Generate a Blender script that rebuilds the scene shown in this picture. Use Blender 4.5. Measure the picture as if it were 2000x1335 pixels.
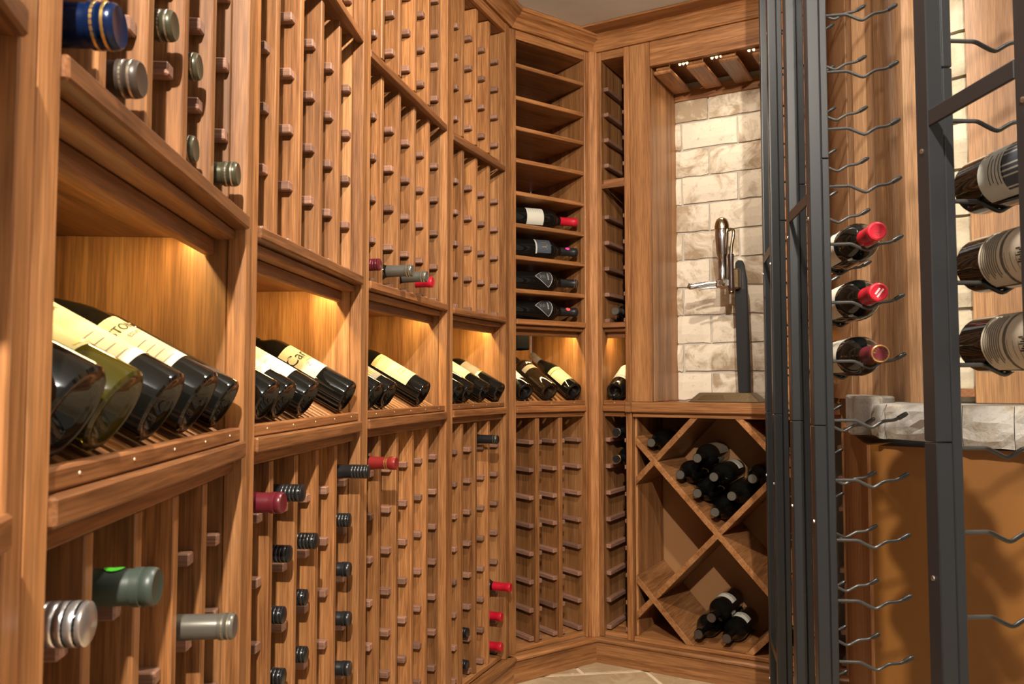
import bpy, bmesh, math, random
from mathutils import Vector, Matrix
random.seed(7)
for o in list(bpy.data.objects): bpy.data.objects.remove(o)
scn = bpy.context.scene
C = scn.collection
R = math.radians
S = 1.25            # modelling units -> metres (applied once at the end)
HC = .838           # camera height in modelling units
FL = .013           # floor level in modelling units

# ------------------------------------------------------------------ camera
cam = bpy.data.cameras.new('camera'); camo = bpy.data.objects.new('camera', cam); C.objects.link(camo)
cam.sensor_width = 36; cam.lens = 1590 / 2000 * 36; cam.clip_start = .02; cam.clip_end = 60
camo.location = (0, 0, HC); camo.rotation_euler = (R(90 + 3.0017), 0, 0)
scn.camera = camo
cam.dof.use_dof = True; cam.dof.focus_distance = 2.0; cam.dof.aperture_fstop = 12.0
# ------------------------------------------------------------------ world, lights, exposure
w = bpy.data.worlds.new('world'); scn.world = w; w.use_nodes = True
w.node_tree.nodes['Background'].inputs[0].default_value = (1, .90, .78, 1)
w.node_tree.nodes['Background'].inputs[1].default_value = .38
def area(name, loc, size, energy, color, aim=None, shape='DISK', size_y=None, spread=None):
    l = bpy.data.lights.new(name, 'AREA'); l.shape = shape; l.size = size; l.energy = energy; l.color = color
    if size_y: l.size_y = size_y
    if spread: l.spread = spread
    o = bpy.data.objects.new(name, l); C.objects.link(o); o.location = loc
    if aim is not None: o.rotation_euler = (Vector(aim) - Vector(loc)).to_track_quat('-Z', 'Y').to_euler()
    return o
WARM = (1, .90, .765)
area('ceiling_lamp', (.03, -.50, 1.89), .035, 62, WARM, (.05, 1.0, .75))
area('ceiling_lamp', (.20, 1.02, 1.90), .045, 21, WARM, (.22, 1.7, .3))  # unseen lamp, added as fill for the floor, alcove front and post fronts
area('ceiling_lamp', (.78, .45, 1.90), .04, 2.6, WARM, (.7, 1.3, .6))
scn.view_settings.view_transform = 'Standard'; scn.view_settings.look = 'None'
scn.view_settings.gamma = 1; scn.view_settings.use_curve_mapping = False
scn.view_settings.exposure = 0.12

# ------------------------------------------------------------------ materials
MAT = {}
def nodes_of(name):
    m = bpy.data.materials.new(name); m.use_nodes = True; MAT[name] = m
    nt = m.node_tree; return m, nt, nt.nodes['Principled BSDF']
def plain(name, col, rough=.5, metal=0, spec=.5, coat=0, emit=None, es=0, trans=0, ior=1.45, bump=0, bscale=200, vary=0):
    m, nt, b = nodes_of(name)
    b.inputs['Base Color'].default_value = (*col, 1); b.inputs['Roughness'].default_value = rough
    b.inputs['Metallic'].default_value = metal; b.inputs['Specular IOR Level'].default_value = spec
    b.inputs['Coat Weight'].default_value = coat; b.inputs['Coat Roughness'].default_value = .05
    b.inputs['Transmission Weight'].default_value = trans; b.inputs['IOR'].default_value = ior
    if emit: b.inputs['Emission Color'].default_value = (*emit, 1); b.inputs['Emission Strength'].default_value = es
    N, L = nt.nodes, nt.links
    if bump or vary:
        tc = N.new('ShaderNodeTexCoord'); nz = N.new('ShaderNodeTexNoise'); nz.inputs['Scale'].default_value = bscale; nz.inputs['Detail'].default_value = 4
        L.new(tc.outputs['Object'], nz.inputs['Vector'])
        if bump:
            bp = N.new('ShaderNodeBump'); bp.inputs['Strength'].default_value = bump; bp.inputs['Distance'].default_value = .002
            L.new(nz.outputs['Fac'], bp.inputs['Height']); L.new(bp.outputs['Normal'], b.inputs['Normal'])
        if vary:
            mx = N.new('ShaderNodeMix'); mx.data_type = 'RGBA'
            mx.inputs['A'].default_value = (*[c * (1 - vary) for c in col], 1); mx.inputs['B'].default_value = (*[min(1, c * (1 + vary)) for c in col], 1)
            L.new(nz.outputs['Fac'], mx.inputs['Factor']); L.new(mx.outputs['Result'], b.inputs['Base Color'])
    return m
def wood(name, axis, dark, mid, light, rough=.42, vlo=.72, vhi=1.18, stripe=24, big=.42):
    m, nt, b = nodes_of(name); N, L = nt.nodes, nt.links
    tc = N.new('ShaderNodeTexCoord'); oi = N.new('ShaderNodeObjectInfo')
    cx = N.new('ShaderNodeCombineXYZ')
    for i, k in enumerate((17.3, 11.1, 7.7)):
        mu = N.new('ShaderNodeMath'); mu.operation = 'MULTIPLY'; mu.inputs[1].default_value = k
        L.new(oi.outputs['Random'], mu.inputs[0]); L.new(mu.outputs[0], cx.inputs[i])
    ad = N.new('ShaderNodeVectorMath'); ad.operation = 'ADD'
    L.new(tc.outputs['Object'], ad.inputs[0]); L.new(cx.outputs[0], ad.inputs[1])
    def layer(scale, stretch, detail, rough_, dist=0):
        mp = N.new('ShaderNodeMapping'); sc = [1, 1, 1]; sc['xyz'.index(axis)] = stretch
        mp.inputs['Scale'].default_value = sc
        L.new(ad.outputs[0], mp.inputs['Vector'])
        nz = N.new('ShaderNodeTexNoise'); nz.inputs['Scale'].default_value = scale; nz.inputs['Detail'].default_value = detail
        nz.inputs['Roughness'].default_value = rough_; nz.inputs['Distortion'].default_value = dist
        L.new(mp.outputs[0], nz.inputs['Vector']); return nz.outputs['Fac']
    a = layer(stripe * 5, .05, 5, .6, .25); c = layer(stripe, .06, 2, .5, .6); fine = layer(420, .03, 2, .6)
    mx = N.new('ShaderNodeMix'); mx.inputs['Factor'].default_value = big
    L.new(a, mx.inputs['A']); L.new(c, mx.inputs['B'])
    rp = N.new('ShaderNodeValToRGB'); L.new(mx.outputs['Result'], rp.inputs['Fac'])
    e = rp.color_ramp.elements; e[0].position = .33; e[0].color = (*dark, 1); e[1].position = .67; e[1].color = (*light, 1)
    q = e.new(.5); q.color = (*mid, 1)
    pr = N.new('ShaderNodeMapRange'); pr.inputs['From Min'].default_value = .35; pr.inputs['From Max'].default_value = .62
    pr.inputs['To Min'].default_value = .66; pr.inputs['To Max'].default_value = 1.05
    L.new(fine, pr.inputs['Value'])
    vr = N.new('ShaderNodeMapRange'); vr.inputs['To Min'].default_value = vlo; vr.inputs['To Max'].default_value = vhi
    L.new(oi.outputs['Random'], vr.inputs['Value'])
    mul = N.new('ShaderNodeMath'); mul.operation = 'MULTIPLY'; L.new(pr.outputs[0], mul.inputs[0]); L.new(vr.outputs[0], mul.inputs[1])
    hs = N.new('ShaderNodeHueSaturation'); L.new(mul.outputs[0], hs.inputs['Value']); L.new(rp.outputs['Color'], hs.inputs['Color'])
    L.new(hs.outputs['Color'], b.inputs['Base Color'])
    bp = N.new('ShaderNodeBump'); bp.inputs['Strength'].default_value = .12; bp.inputs['Distance'].default_value = .001
    L.new(mx.outputs['Result'], bp.inputs['Height']); L.new(bp.outputs['Normal'], b.inputs['Normal'])
    b.inputs['Roughness'].default_value = rough; b.inputs['Specular IOR Level'].default_value = .45
    return m
WD = ((.165, .060, .018), (.325, .137, .046), (.460, .214, .083))
wood('wood_v', 'z', *WD)
wood('wood_h', 'x', *WD)
wood('wood_d', 'y', *WD)
wood('wood_rail', 'x', (.135, .047, .015), (.255, .100, .033), (.36, .152, .058), stripe=30)
wood('wood_panel', 'z', (.165, .064, .020), (.31, .135, .047), (.44, .212, .083), stripe=22, big=.65)
wood('wood_dark_h', 'x', (.15, .055, .018), (.25, .098, .034), (.33, .14, .05))
wood('wood_peg', 'y', (.20, .098, .062), (.27, .140, .092), (.33, .18, .125), vlo=.72, vhi=1.2)
wood('wood_pale', 'z', (.34, .180, .088), (.41, .225, .112), (.46, .27, .14), stripe=12, vlo=.82, vhi=1.12)
wood('wood_board', 'z', (.26, .115, .04), (.38, .185, .07), (.50, .27, .11), stripe=9)
wood('wood_figured', 'z', (.24, .095, .03), (.42, .18, .06), (.56, .27, .10), stripe=10, big=.8)

def stone_mat(name, base, mott, dark, sc=9, rough=.8, bump=.5):
    m, nt, b = nodes_of(name); N, L = nt.nodes, nt.links
    tc = N.new('ShaderNodeTexCoord'); oi = N.new('ShaderNodeObjectInfo')
    mu = N.new('ShaderNodeMath'); mu.operation = 'MULTIPLY'; mu.inputs[1].default_value = 31; L.new(oi.outputs['Random'], mu.inputs[0])
    ad = N.new('ShaderNodeVectorMath'); ad.operation = 'ADD'; L.new(tc.outputs['Object'], ad.inputs[0]); L.new(mu.outputs[0], ad.inputs[1])
    def nz(s, d, r=.6, dist=0):
        n = N.new('ShaderNodeTexNoise'); n.inputs['Scale'].default_value = s; n.inputs['Detail'].default_value = d
        n.inputs['Roughness'].default_value = r; n.inputs['Distortion'].default_value = dist
        L.new(ad.outputs[0], n.inputs['Vector']); return n.outputs['Fac']
    a = nz(sc, 6, .65, .8); c = nz(sc * 5, 5, .7, .3)
    def step(v, lo, hi):
        r = N.new('ShaderNodeMapRange'); r.inputs['From Min'].default_value = lo; r.inputs['From Max'].default_value = hi
        L.new(v, r.inputs['Value']); return r.outputs[0]
    rs = N.new('ShaderNodeMath'); rs.operation = 'MULTIPLY_ADD'; rs.inputs[1].default_value = .24; rs.inputs[2].default_value = -.12
    L.new(oi.outputs['Random'], rs.inputs[0])
    sm = N.new('ShaderNodeMath'); sm.operation = 'ADD'; L.new(a, sm.inputs[0]); L.new(rs.outputs[0], sm.inputs[1])
    m1 = N.new('ShaderNodeMix'); m1.data_type = 'RGBA'; m1.inputs['A'].default_value = (*base, 1); m1.inputs['B'].default_value = (*mott, 1)
    L.new(step(sm.outputs[0], .46, .64), m1.inputs['Factor'])
    m2 = N.new('ShaderNodeMix'); m2.data_type = 'RGBA'; m2.inputs['B'].default_value = (*dark, 1)
    L.new(m1.outputs['Result'], m2.inputs['A']); L.new(step(c, .60, .80), m2.inputs['Factor'])
    L.new(m2.outputs['Result'], b.inputs['Base Color'])
    bp = N.new('ShaderNodeBump'); bp.inputs['Strength'].default_value = bump; bp.inputs['Distance'].default_value = .004
    L.new(c, bp.inputs['Height']); L.new(bp.outputs['Normal'], b.inputs['Normal'])
    b.inputs['Roughness'].default_value = rough
    return m
stone_mat('brick', (.68, .59, .47), (.36, .265, .17), (.23, .155, .09), 11)
stone_mat('brick_tan', (.46, .40, .29), (.34, .27, .17), (.22, .17, .10), 10)
stone_mat('flag', (.50, .38, .24), (.40, .28, .16), (.62, .50, .36), 10, .55, .3)
stone_mat('ledge_stone', (.33, .31, .285), (.24, .19, .13), (.16, .125, .09), 16, .75, .9)
plain('mortar', (.46, .41, .35), .9, bump=.4, bscale=120, vary=.12)
plain('grout', (.72, .58, .42), .85, bump=.3, bscale=90, vary=.1)
plain('plaster', (.80, .88, .94), .9, bump=.1, bscale=20, vary=.05)
plain('paint_brown', (.30, .145, .055), .7, vary=.06, bscale=5, bump=.05)
plain('paint_orange', (.185, .074, .012), .45, vary=.10, bscale=4, bump=.08)
plain('metal_black', (.015, .016, .018), .32, spec=.55)
plain('rod_black', (.03, .029, .028), .33, spec=.6)
plain('rubber', (.02, .02, .021), .28, spec=.6)
plain('screw', (.6, .6, .58), .25, metal=1)
plain('joint', (.006, .006, .006), .6)
plain('glass_dark', (.004, .004, .0035), .035, spec=.5)
plain('glass_brown', (.014, .008, .004), .04, spec=.5)
plain('glass_olive', (.055, .046, .005), .05, trans=.45, ior=1.45)
plain('paper', (.47, .41, .325), .7, spec=.12, vary=.06, bscale=30)
plain('paper_white', (.52, .495, .42), .7, spec=.12, vary=.05, bscale=30)
plain('paper_cream', (.47, .39, .23), .65, spec=.12, vary=.06, bscale=30)
plain('paper_olive', (.33, .30, .16), .5, spec=.12)
plain('paper_grey', (.42, .42, .38), .7, spec=.12, vary=.2, bscale=60)
plain('paper_dark', (.03, .03, .032), .4)
plain('paper_navy', (.045, .055, .075), .6)
plain('paper_taupe', (.20, .165, .12), .5, spec=.12)
plain('print_black', (.02, .018, .015), .6, spec=.12)
plain('print_grey', (.13, .115, .09), .7, spec=.12)
plain('print_pale', (.36, .36, .34), .6)
plain('foil_pink', (.80, .30, .32), .4)
plain('print_gold', (.75, .52, .12), .28, metal=.8)
plain('print_white', (.8, .8, .78), .6)
plain('foil_red', (.42, .008, .022), .30, spec=.6)
plain('foil_wine', (.10, .010, .016), .32, spec=.5)
plain('foil_burgundy', (.20, .018, .016), .3)
plain('foil_black', (.012, .012, .013), .3, spec=.6)
plain('foil_olive', (.052, .048, .027), .33, metal=.3)
plain('foil_taupe', (.052, .038, .030), .35, metal=.2)
plain('foil_blue', (.003, .013, .055), .22, metal=.4)
plain('foil_green', (.034, .046, .037), .4)
plain('foil_grey', (.115, .107, .090), .32, metal=.4)
plain('foil_silver', (.66, .66, .67), .26, metal=.9)
plain('ring_silver', (.62, .58, .46), .25, metal=.9)
plain('ring_gold', (.68, .45, .14), .28, metal=.9)
plain('sticker_green', (.12, .80, .05), .5)
plain('sticker_pink', (.85, .06, .45), .5)
plain('sticker_coral', (.85, .10, .12), .5)
plain('bronze', (.23, .165, .09), .35, metal=.85, bump=.25, bscale=160)
plain('brass', (.50, .43, .28), .2, metal=1)
plain('chrome', (.60, .62, .64), .14, metal=1)
plain('handle_wood', (.035, .018, .014), .3, coat=.3)
plain('plastic_black', (.003, .003, .0035), 1, spec=0)
plain('led', (1, .8, .4), .4, emit=(1, .74, .30), es=14)
plain('nail', (.75, .58, .42), .4)

# ------------------------------------------------------------------ mesh helpers
def link(name, me, mat, parent=None, loc=(0, 0, 0)):
    o = bpy.data.objects.new(name, me); C.objects.link(o); o.location = loc
    if mat and not me.materials: me.materials.append(MAT[mat])
    if parent: o.parent = parent
    return o
def tag(o, label=None, cat=None, group=None, kind=None):
    for k, v in (('label', label), ('category', cat), ('group', group), ('kind', kind)):
        if v: o[k] = v
    return o
def thing(name, label, cat, loc, rz=0, group=None):
    o = bpy.data.objects.new(name, None); C.objects.link(o); o.location = loc; o.rotation_euler = (0, 0, rz)
    o.empty_display_size = .05
    return tag(o, label, cat, group)
CACHE = {}
def box_mesh(dx, dy, dz, mat, c=.0012):
    key = (round(dx, 5), round(dy, 5), round(dz, 5), mat, c)
    if key in CACHE: return CACHE[key]
    bm = bmesh.new(); bmesh.ops.create_cube(bm, size=1)
    bmesh.ops.scale(bm, vec=(dx, dy, dz), verts=bm.verts)
    if c: bmesh.ops.bevel(bm, geom=bm.edges[:], offset=min(c, dx * .3, dy * .3, dz * .3), segments=1, affect='EDGES')
    me = bpy.data.meshes.new('piece'); bm.to_mesh(me); bm.free(); me.materials.append(MAT[mat]); CACHE[key] = me
    return me
def base_of(o):
    return Vector((0, 0, 0)) if o is None or o.type == 'EMPTY' else Vector(o.location)
def box(name, parent, mat, x0, x1, y0, y1, z0, z1, c=.0012):
    """coordinates are in the frame of the thing (the parent part must be unrotated)"""
    ctr = Vector(((x0 + x1) / 2, (y0 + y1) / 2, (z0 + z1) / 2))
    return link(name, box_mesh(x1 - x0, y1 - y0, z1 - z0, mat, c), None, parent, ctr - base_of(parent))
def poly_mesh(name, verts, faces, mat, smooth=False):
    me = bpy.data.meshes.new(name); me.from_pydata([tuple(v) for v in verts], [], faces); me.update()
    me.materials.append(MAT[mat])
    if smooth:
        for p in me.polygons: p.use_smooth = True
    return me
def fix(me, bevel=0):
    bm = bmesh.new(); bm.from_mesh(me); bmesh.ops.recalc_face_normals(bm, faces=bm.faces[:])
    if bevel: bmesh.ops.bevel(bm, geom=bm.edges[:], offset=bevel, segments=1, affect='EDGES')
    bm.to_mesh(me); bm.free(); return me
def prism(name, parent, mat, poly, axis, a0, a1, bevel=0, loc=(0, 0, 0), smooth=False):
    """extrude 2-D polygon along axis; poly is in the other two axes in xyz order"""
    n = len(poly); vs = []
    for a in (a0, a1):
        for (u, v) in poly:
            vs.append({'x': (a, u, v), 'y': (u, a, v), 'z': (u, v, a)}[axis])
    fs = [tuple(range(n)), tuple(range(2 * n - 1, n - 1, -1))] + [(i, (i + 1) % n, n + (i + 1) % n, n + i) for i in range(n)]
    me = fix(poly_mesh(name, vs, fs, mat), bevel)
    if smooth:
        for p in me.polygons: p.use_smooth = True
    return link(name, me, None, parent, loc)
def lathe_mesh(name, prof, mat, seg=28, smooth=True, sharp=40):
    vs, fs, rings = [], [], []
    for (r, z) in prof:
        if r < 1e-6: rings.append([len(vs)]); vs.append((0, 0, z))
        else:
            rings.append(list(range(len(vs), len(vs) + seg)))
            vs += [(r * math.cos(2 * math.pi * i / seg), r * math.sin(2 * math.pi * i / seg), z) for i in range(seg)]
    for a, b in zip(rings, rings[1:]):
        for i in range(seg):
            j = (i + 1) % seg
            if len(a) == 1: fs.append((a[0], b[j], b[i]))
            elif len(b) == 1: fs.append((a[i], a[j], b[0]))
            else: fs.append((a[i], a[j], b[j], b[i]))
    me = fix(poly_mesh(name, vs, fs, mat, smooth)); 
    for p in me.polygons: p.use_smooth = smooth
    if smooth: me.set_sharp_from_angle(angle=R(sharp))
    return me
def tube_mesh(name, pts, rad, mat, seg=8):
    pts = [Vector(p) for p in pts]; vs, fs = [], []
    rad = rad if isinstance(rad, (list, tuple)) else [rad] * len(pts)
    up = None
    for i, p in enumerate(pts):
        t = (pts[min(i + 1, len(pts) - 1)] - pts[max(i - 1, 0)]).normalized()
        if up is None: up = Vector((0, 0, 1)) if abs(t.z) < .9 else Vector((0, 1, 0))
        s = t.cross(up).normalized(); u = s.cross(t).normalized(); up = u
        vs += [p + (s * math.cos(2 * math.pi * k / seg) + u * math.sin(2 * math.pi * k / seg)) * rad[i] for k in range(seg)]
    for i in range(len(pts) - 1):
        for k in range(seg):
            l = (k + 1) % seg; fs.append((i * seg + k, i * seg + l, (i + 1) * seg + l, (i + 1) * seg + k))
    fs.append(tuple(range(seg))); n = len(vs) - seg; fs.append(tuple(range(n, n + seg)))
    me = fix(poly_mesh(name, vs, fs, mat, True))
    for p in me.polygons: p.use_smooth = True
    me.set_sharp_from_angle(angle=R(50))
    return me
def smooth_path(ctrl, n=4):
    out = []
    P = [Vector(c) for c in ctrl]; P = [2 * P[0] - P[1]] + P + [2 * P[-1] - P[-2]]
    for i in range(1, len(P) - 2):
        for k in range(n):
            t = k / n; a, b, c, d = P[i - 1:i + 3]
            out.append(.5 * ((2 * b) + (c - a) * t + (2 * a - 5 * b + 4 * c - d) * t * t + (3 * b - a - 3 * c + d) * t ** 3))
    out.append(P[-2]); return out

# ------------------------------------------------------------------ unit frames (fitted to the photograph)
FR = {0: (-.2075, .2610, -15.5), 1: (-.2554, .4529, -5.21), 2: (-.3009, .9564, 5.14), 3: (-.2584, 1.4638, 13.56),
      4: (-.1434, 1.9713, 23.07), 5: (.012, 2.312, 54.), 6: (.275, 2.472, 119.5)}
WID = {0: .142, 1: .449, 2: .449, 3: .449, 4: .320, 5: .261, 6: .074}
COLS = {0: 2, 1: 5, 2: 5, 3: 5, 4: 4, 5: 3, 6: 1}
def frame(u):
    ox, oy, d = FR[u]; return Vector((ox, oy, 0)), R(90 - d)
def to_world(u, x, y, z):
    o, rz = frame(u); return o + Matrix.Rotation(rz, 3, 'Z') @ Vector((x, y, z))
def dir_world(u, v):
    return Matrix.Rotation(frame(u)[1], 3, 'Z') @ Vector(v)
LOW = [.671 - .08 * k for k in range(8)]
UP = [1.034 + .08 * k for k in range(5)]
TOP = [1.515 + .08 * k for k in range(4)]
CEIL = 1.918
TOPZ = 1.866
DEP = .275
RAILW, RAILH = .016, .0125

def ladder(parent, x, z0, z1, rows, sides, width=.014, name='divider', own=None):
    d = own or box(name, parent, 'wood_v', x - width / 2, x + width / 2, .014, DEP - .004, z0, z1)
    for z in rows:
        for s in sides:
            a = x + s * width / 2 if own is None else x
            b = a + s * RAILW
            box('bottle_rail', d, 'wood_peg', min(a, b), max(a, b), .022, DEP - .02, z - RAILH / 2, z + RAILH / 2, .0016)
    return d
def led_light(parent, x0, x1, energy):
    st = box('light_strip', parent, 'led', x0, x1, .051, .054, .990, .9935, 0)
    l = bpy.data.lights.new('led_glow', 'AREA'); l.shape = 'RECTANGLE'; l.size = x1 - x0; l.size_y = .006
    l.energy = energy * 2.2; l.color = (1, .72, .28)
    o = bpy.data.objects.new('led_glow', l); C.objects.link(o); o.parent = parent
    o.location = ((x0 + x1) / 2, .056, .986); o.rotation_euler = (R(24), 0, 0)
    return st
def rack(u, label, parts=('low', 'display', 'up', 'top'), shelves=False, left_stile=True, right_stile=True, crown=True, led=.55, xoff=0., cat='wine rack', W=None, cols=None, base=True):
    o, rz = frame(u); W = W or WID[u]; n = cols or COLS[u]
    t = thing('wine_rack', label, cat, to_world(u, xoff, 0, FL), rz, 'built-in wooden wine racks')
    z0 = -FL
    T = bpy.data.objects.new('tmp', None)
    def bx(name, mat, *a, **k):
        a = list(a); a[4] -= FL; a[5] -= FL
        return box(name, t, mat, *a, **k)
    sw = .0275
    if left_stile: bx('stile', 'wood_v', -sw, 0, 0, .02, .088, TOPZ)
    if right_stile: bx('stile', 'wood_v', W, W + sw, 0, .02, .088, TOPZ)
    pl = bx('side_panel', 'wood_panel', -.016, -.002, .0205, DEP, .088, TOPZ)
    pr = bx('side_panel', 'wood_panel', W + .002, W + .016, .0205, DEP, .088, TOPZ)
    bx('back_panel', 'wood_panel', -.002, W + .002, DEP, DEP + .012, .088, TOPZ)
    bx('bottom_board', 'wood_h', -.002, W + .002, .012, DEP, .088, .1005)
    # lower columns
    dx = W / n
    sh = lambda L: [z - FL for z in L]
    def lad(x, za, zb, rows, sides, own=None):
        return ladder(t, x, za - FL, zb - FL, sh(rows), sides, own=own)
    for k in range(1, n):
        lad(k * dx, .1006, .7415, LOW, (-1, 1))
        if not shelves:
            lad(k * dx, 1.0262, 1.437, UP, (-1, 1))
            lad(k * dx, 1.470, 1.838, TOP, (-1, 1))
    rows = LOW + ([] if shelves else UP + TOP)
    lad(-.002, 0, 0, rows, (1,), own=pl); lad(W + .002, 0, 0, rows, (-1,), own=pr)
    # ledge below the display row
    bx('apron', 'wood_rail', 0, W, .010, .024, .7425, .7575)
    bx('ledge_rail', 'wood_rail', 0, W, -.004, .030, .7580, .7760, c=.002)
    lip = bx('ledge_lip', 'wood_rail', 0, W, .003, .015, .7765, .7910, c=.002)
    for k in range(max(1, round(W / .09))):
        me = CACHE.get('nail') or lathe_mesh('nail_head', [(0, .0008), (.0011, .0004), (.0012, 0)], 'nail', 8); CACHE['nail'] = me
        nl = link('nail_head', me, None, lip, (-W / 2 + (k + .5) * W / max(1, round(W / .09)), -.0061, .001)); nl.rotation_euler = (R(90), 0, 0)
    # sloping display slats
    al = R(29)
    ns = max(3, round(W / .022))
    L = .235
    for k in range(ns):
        x = (k + .5) * W / ns
        me = box_mesh(.0095, L, .007, 'wood_d', .001)
        s = link('display_slat', me, None, t, (x, .0165 + L / 2 * math.cos(al), .7795 - FL + L / 2 * math.sin(al))); s.rotation_euler = (al, 0, 0)
    for yy, in ((.09,), (.19,)):
        bx('slat_bearer', 'wood_h', 0, W, yy - .008, yy + .008, .7795 + (yy - .0165) * math.tan(al) - .020, .7795 + (yy - .0165) * math.tan(al) - .0058)
    # soffit and stepped moulding above the display row
    bx('soffit', 'wood_h', 0, W, .034, DEP, 1.0005, 1.0100)
    bx('shelf_rail', 'wood_rail', 0, W, -.004, .0335, 1.0105, 1.0260, c=.002)
    bx('moulding_step', 'wood_dark_h', 0, W, .012, .0335, .9985, 1.0100, c=.002)
    bx('light_valance', 'wood_dark_h', 0, W, .0345, .047, .9815, 1.0000, c=.002)
    if led: led_light(t, .02, W - .004, led)
    if shelves:
        for z in (1.770, 1.674, 1.585, 1.491, 1.395, 1.302, 1.209, 1.113):
            bx('shelf', 'wood_h', 0, W, .003, DEP, z - .012, z, c=.0015)
    else:
        bx('middle_rail', 'wood_dark_h', 0, W, 0, .0135, 1.4385, 1.4525)
        bx('middle_board', 'wood_dark_h', 0, W, .014, DEP, 1.4545, 1.4685)
    bx('top_board', 'wood_h', 0, W, .014, DEP, 1.8400, 1.8520)
    bx('header_rail', 'wood_h', 0, W, .0015, .0135, 1.8400, TOPZ)
    if crown:
        prism('crown_moulding', t, 'wood_h', [(.02, TOPZ + .0004), (-.006, TOPZ + .0004), (-.009, TOPZ + .006), (-.013, TOPZ + .014), (-.022, TOPZ + .025), (-.034, TOPZ + .032), (-.037, TOPZ + .038), (-.041, TOPZ + .040), (-.041, CEIL - .001), (.02, CEIL - .001)],
              'x', -.034, W + .034, loc=(0, 0, -FL))
    if base:
        prism('base_board', t, 'wood_h', [(.010, FL + .0005), (-.012, FL + .0005), (-.012, .0735), (.010, .0735)], 'x', -.031, W + .031, loc=(0, 0, -FL))
        prism('base_moulding', t, 'wood_h', [(.011, .074), (-.015, .074), (-.020, .0765), (-.021, .0815), (-.018, .0865), (-.012, .0875), (.011, .0875)], 'x', -.033, W + .033, loc=(0, 0, -FL))
    return t

# ------------------------------------------------------------------ setting
def flat_prism(name, poly, z0, z1, mat, parent=None, bevel=0):
    return prism(name, parent, mat, poly, 'z', z0, z1, bevel)
fl = flat_prism('floor', [(-1.2, -1.6), (2.2, -1.6), (2.2, 3.2), (-1.2, 3.2)], FL - .06, FL - .0035, 'grout')
tag(fl, 'cream grouted flagstone floor of the cellar', None, kind='structure')
def clip(poly, p, d, side):
    """keep the part of poly on one side of the line p + t d"""
    nx, ny = -d[1] * side, d[0] * side
    out = []
    for i in range(len(poly)):
        a, b = poly[i], poly[(i + 1) % len(poly)]
        da = (a[0] - p[0]) * nx + (a[1] - p[1]) * ny; db = (b[0] - p[0]) * nx + (b[1] - p[1]) * ny
        if da >= 0: out.append(a)
        if da * db < 0:
            s = da / (da - db); out.append((a[0] + (b[0] - a[0]) * s, a[1] + (b[1] - a[1]) * s))
    return out
def split(poly, p, q, gap=.011):
    d = Vector((q[0] - p[0], q[1] - p[1])).normalized(); n = Vector((-d.y, d.x)) * gap / 2
    return (clip(poly, (p[0] + n.x, p[1] + n.y), d, 1), clip(poly, (p[0] - n.x, p[1] - n.y), d, -1))
def areaof(p):
    return abs(sum(p[i][0] * p[(i + 1) % len(p)][1] - p[(i + 1) % len(p)][0] * p[i][1] for i in range(len(p)))) / 2
room = [(-.55, -1.4), (1.6, -1.4), (1.6, 2.2), (.9, 2.6), (.25, 2.6), (-.02, 2.4), (-.26, 1.9), (-.4, 1.0)]
far, near = split(room, (.100, 2.359), (.367, 2.397), .012)
f1, f2 = split(far, (.191, 2.421), (.204, 2.379), .013)
n1, n2 = split(near, (.396, 2.368), (.414, 2.295), .012)
stones = [f1, f2]
def shatter(p, depth):
    if areaof(p) < .05 or depth > 6: stones.append(p); return
    c = Vector((sum(v[0] for v in p) / len(p), sum(v[1] for v in p) / len(p)))
    xs = [v[0] for v in p]; ys = [v[1] for v in p]
    a = random.uniform(-.35, .35) + (0 if (max(ys) - min(ys)) > (max(xs) - min(xs)) else math.pi / 2)
    c += Vector((random.uniform(-.04, .04), random.uniform(-.04, .04)))
    for q in split(p, c, (c.x + math.cos(a), c.y + math.sin(a)), .012):
        if len(q) > 2: shatter(q, depth + 1)
for first in (n1, n2):
    # keep the big stones by the corner as the photo shows them
    a, b = split(first, (0, 2.05), (1, 2.02), .012)
    hi, lo = (a, b) if sum(v[1] for v in a) / len(a) > sum(v[1] for v in b) / len(b) else (b, a)
    stones.append(hi); shatter(lo, 0)
for p in stones:
    if len(p) < 3: continue
    s = flat_prism('paving_stone', p, FL - .012, FL - random.uniform(0, .0008), 'flag', fl, .0018)
ce = flat_prism('ceiling', [(-1.2, -1.6), (2.2, -1.6), (2.2, 3.2), (-1.2, 3.2)], CEIL, CEIL + .04, 'plaster')
tag(ce, 'plain grey plaster ceiling', None, kind='structure')

# wall behind the curved racks
def strip_wall(name, pts, off, thick, z0, z1, mat):
    a = [Vector(p) for p in pts]; poly = []
    def nrm(i):
        d = (a[min(i + 1, len(a) - 1)] - a[max(i - 1, 0)]).normalized(); return Vector((-d.y, d.x))
    inner = [a[i] + nrm(i) * off for i in range(len(a))]; outer = [a[i] + nrm(i) * (off + thick) for i in range(len(a))]
    return flat_prism(name, [tuple(v) for v in inner + outer[::-1]], z0, z1, mat)
line = [to_world(0, -.4, 0, 0)] + [to_world(u, x, 0, 0) for u in (0, 1, 2, 3, 4) for x in (WID[u] / 2,)] + [to_world(5, .10, 0, 0), to_world(5, .30, 0, 0)]
wl = strip_wall('wall_left', [(p.x, p.y) for p in line], .36, .05, FL, CEIL, 'plaster'); tag(wl, 'curved plaster wall behind the wooden racks', None, kind='structure')

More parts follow.
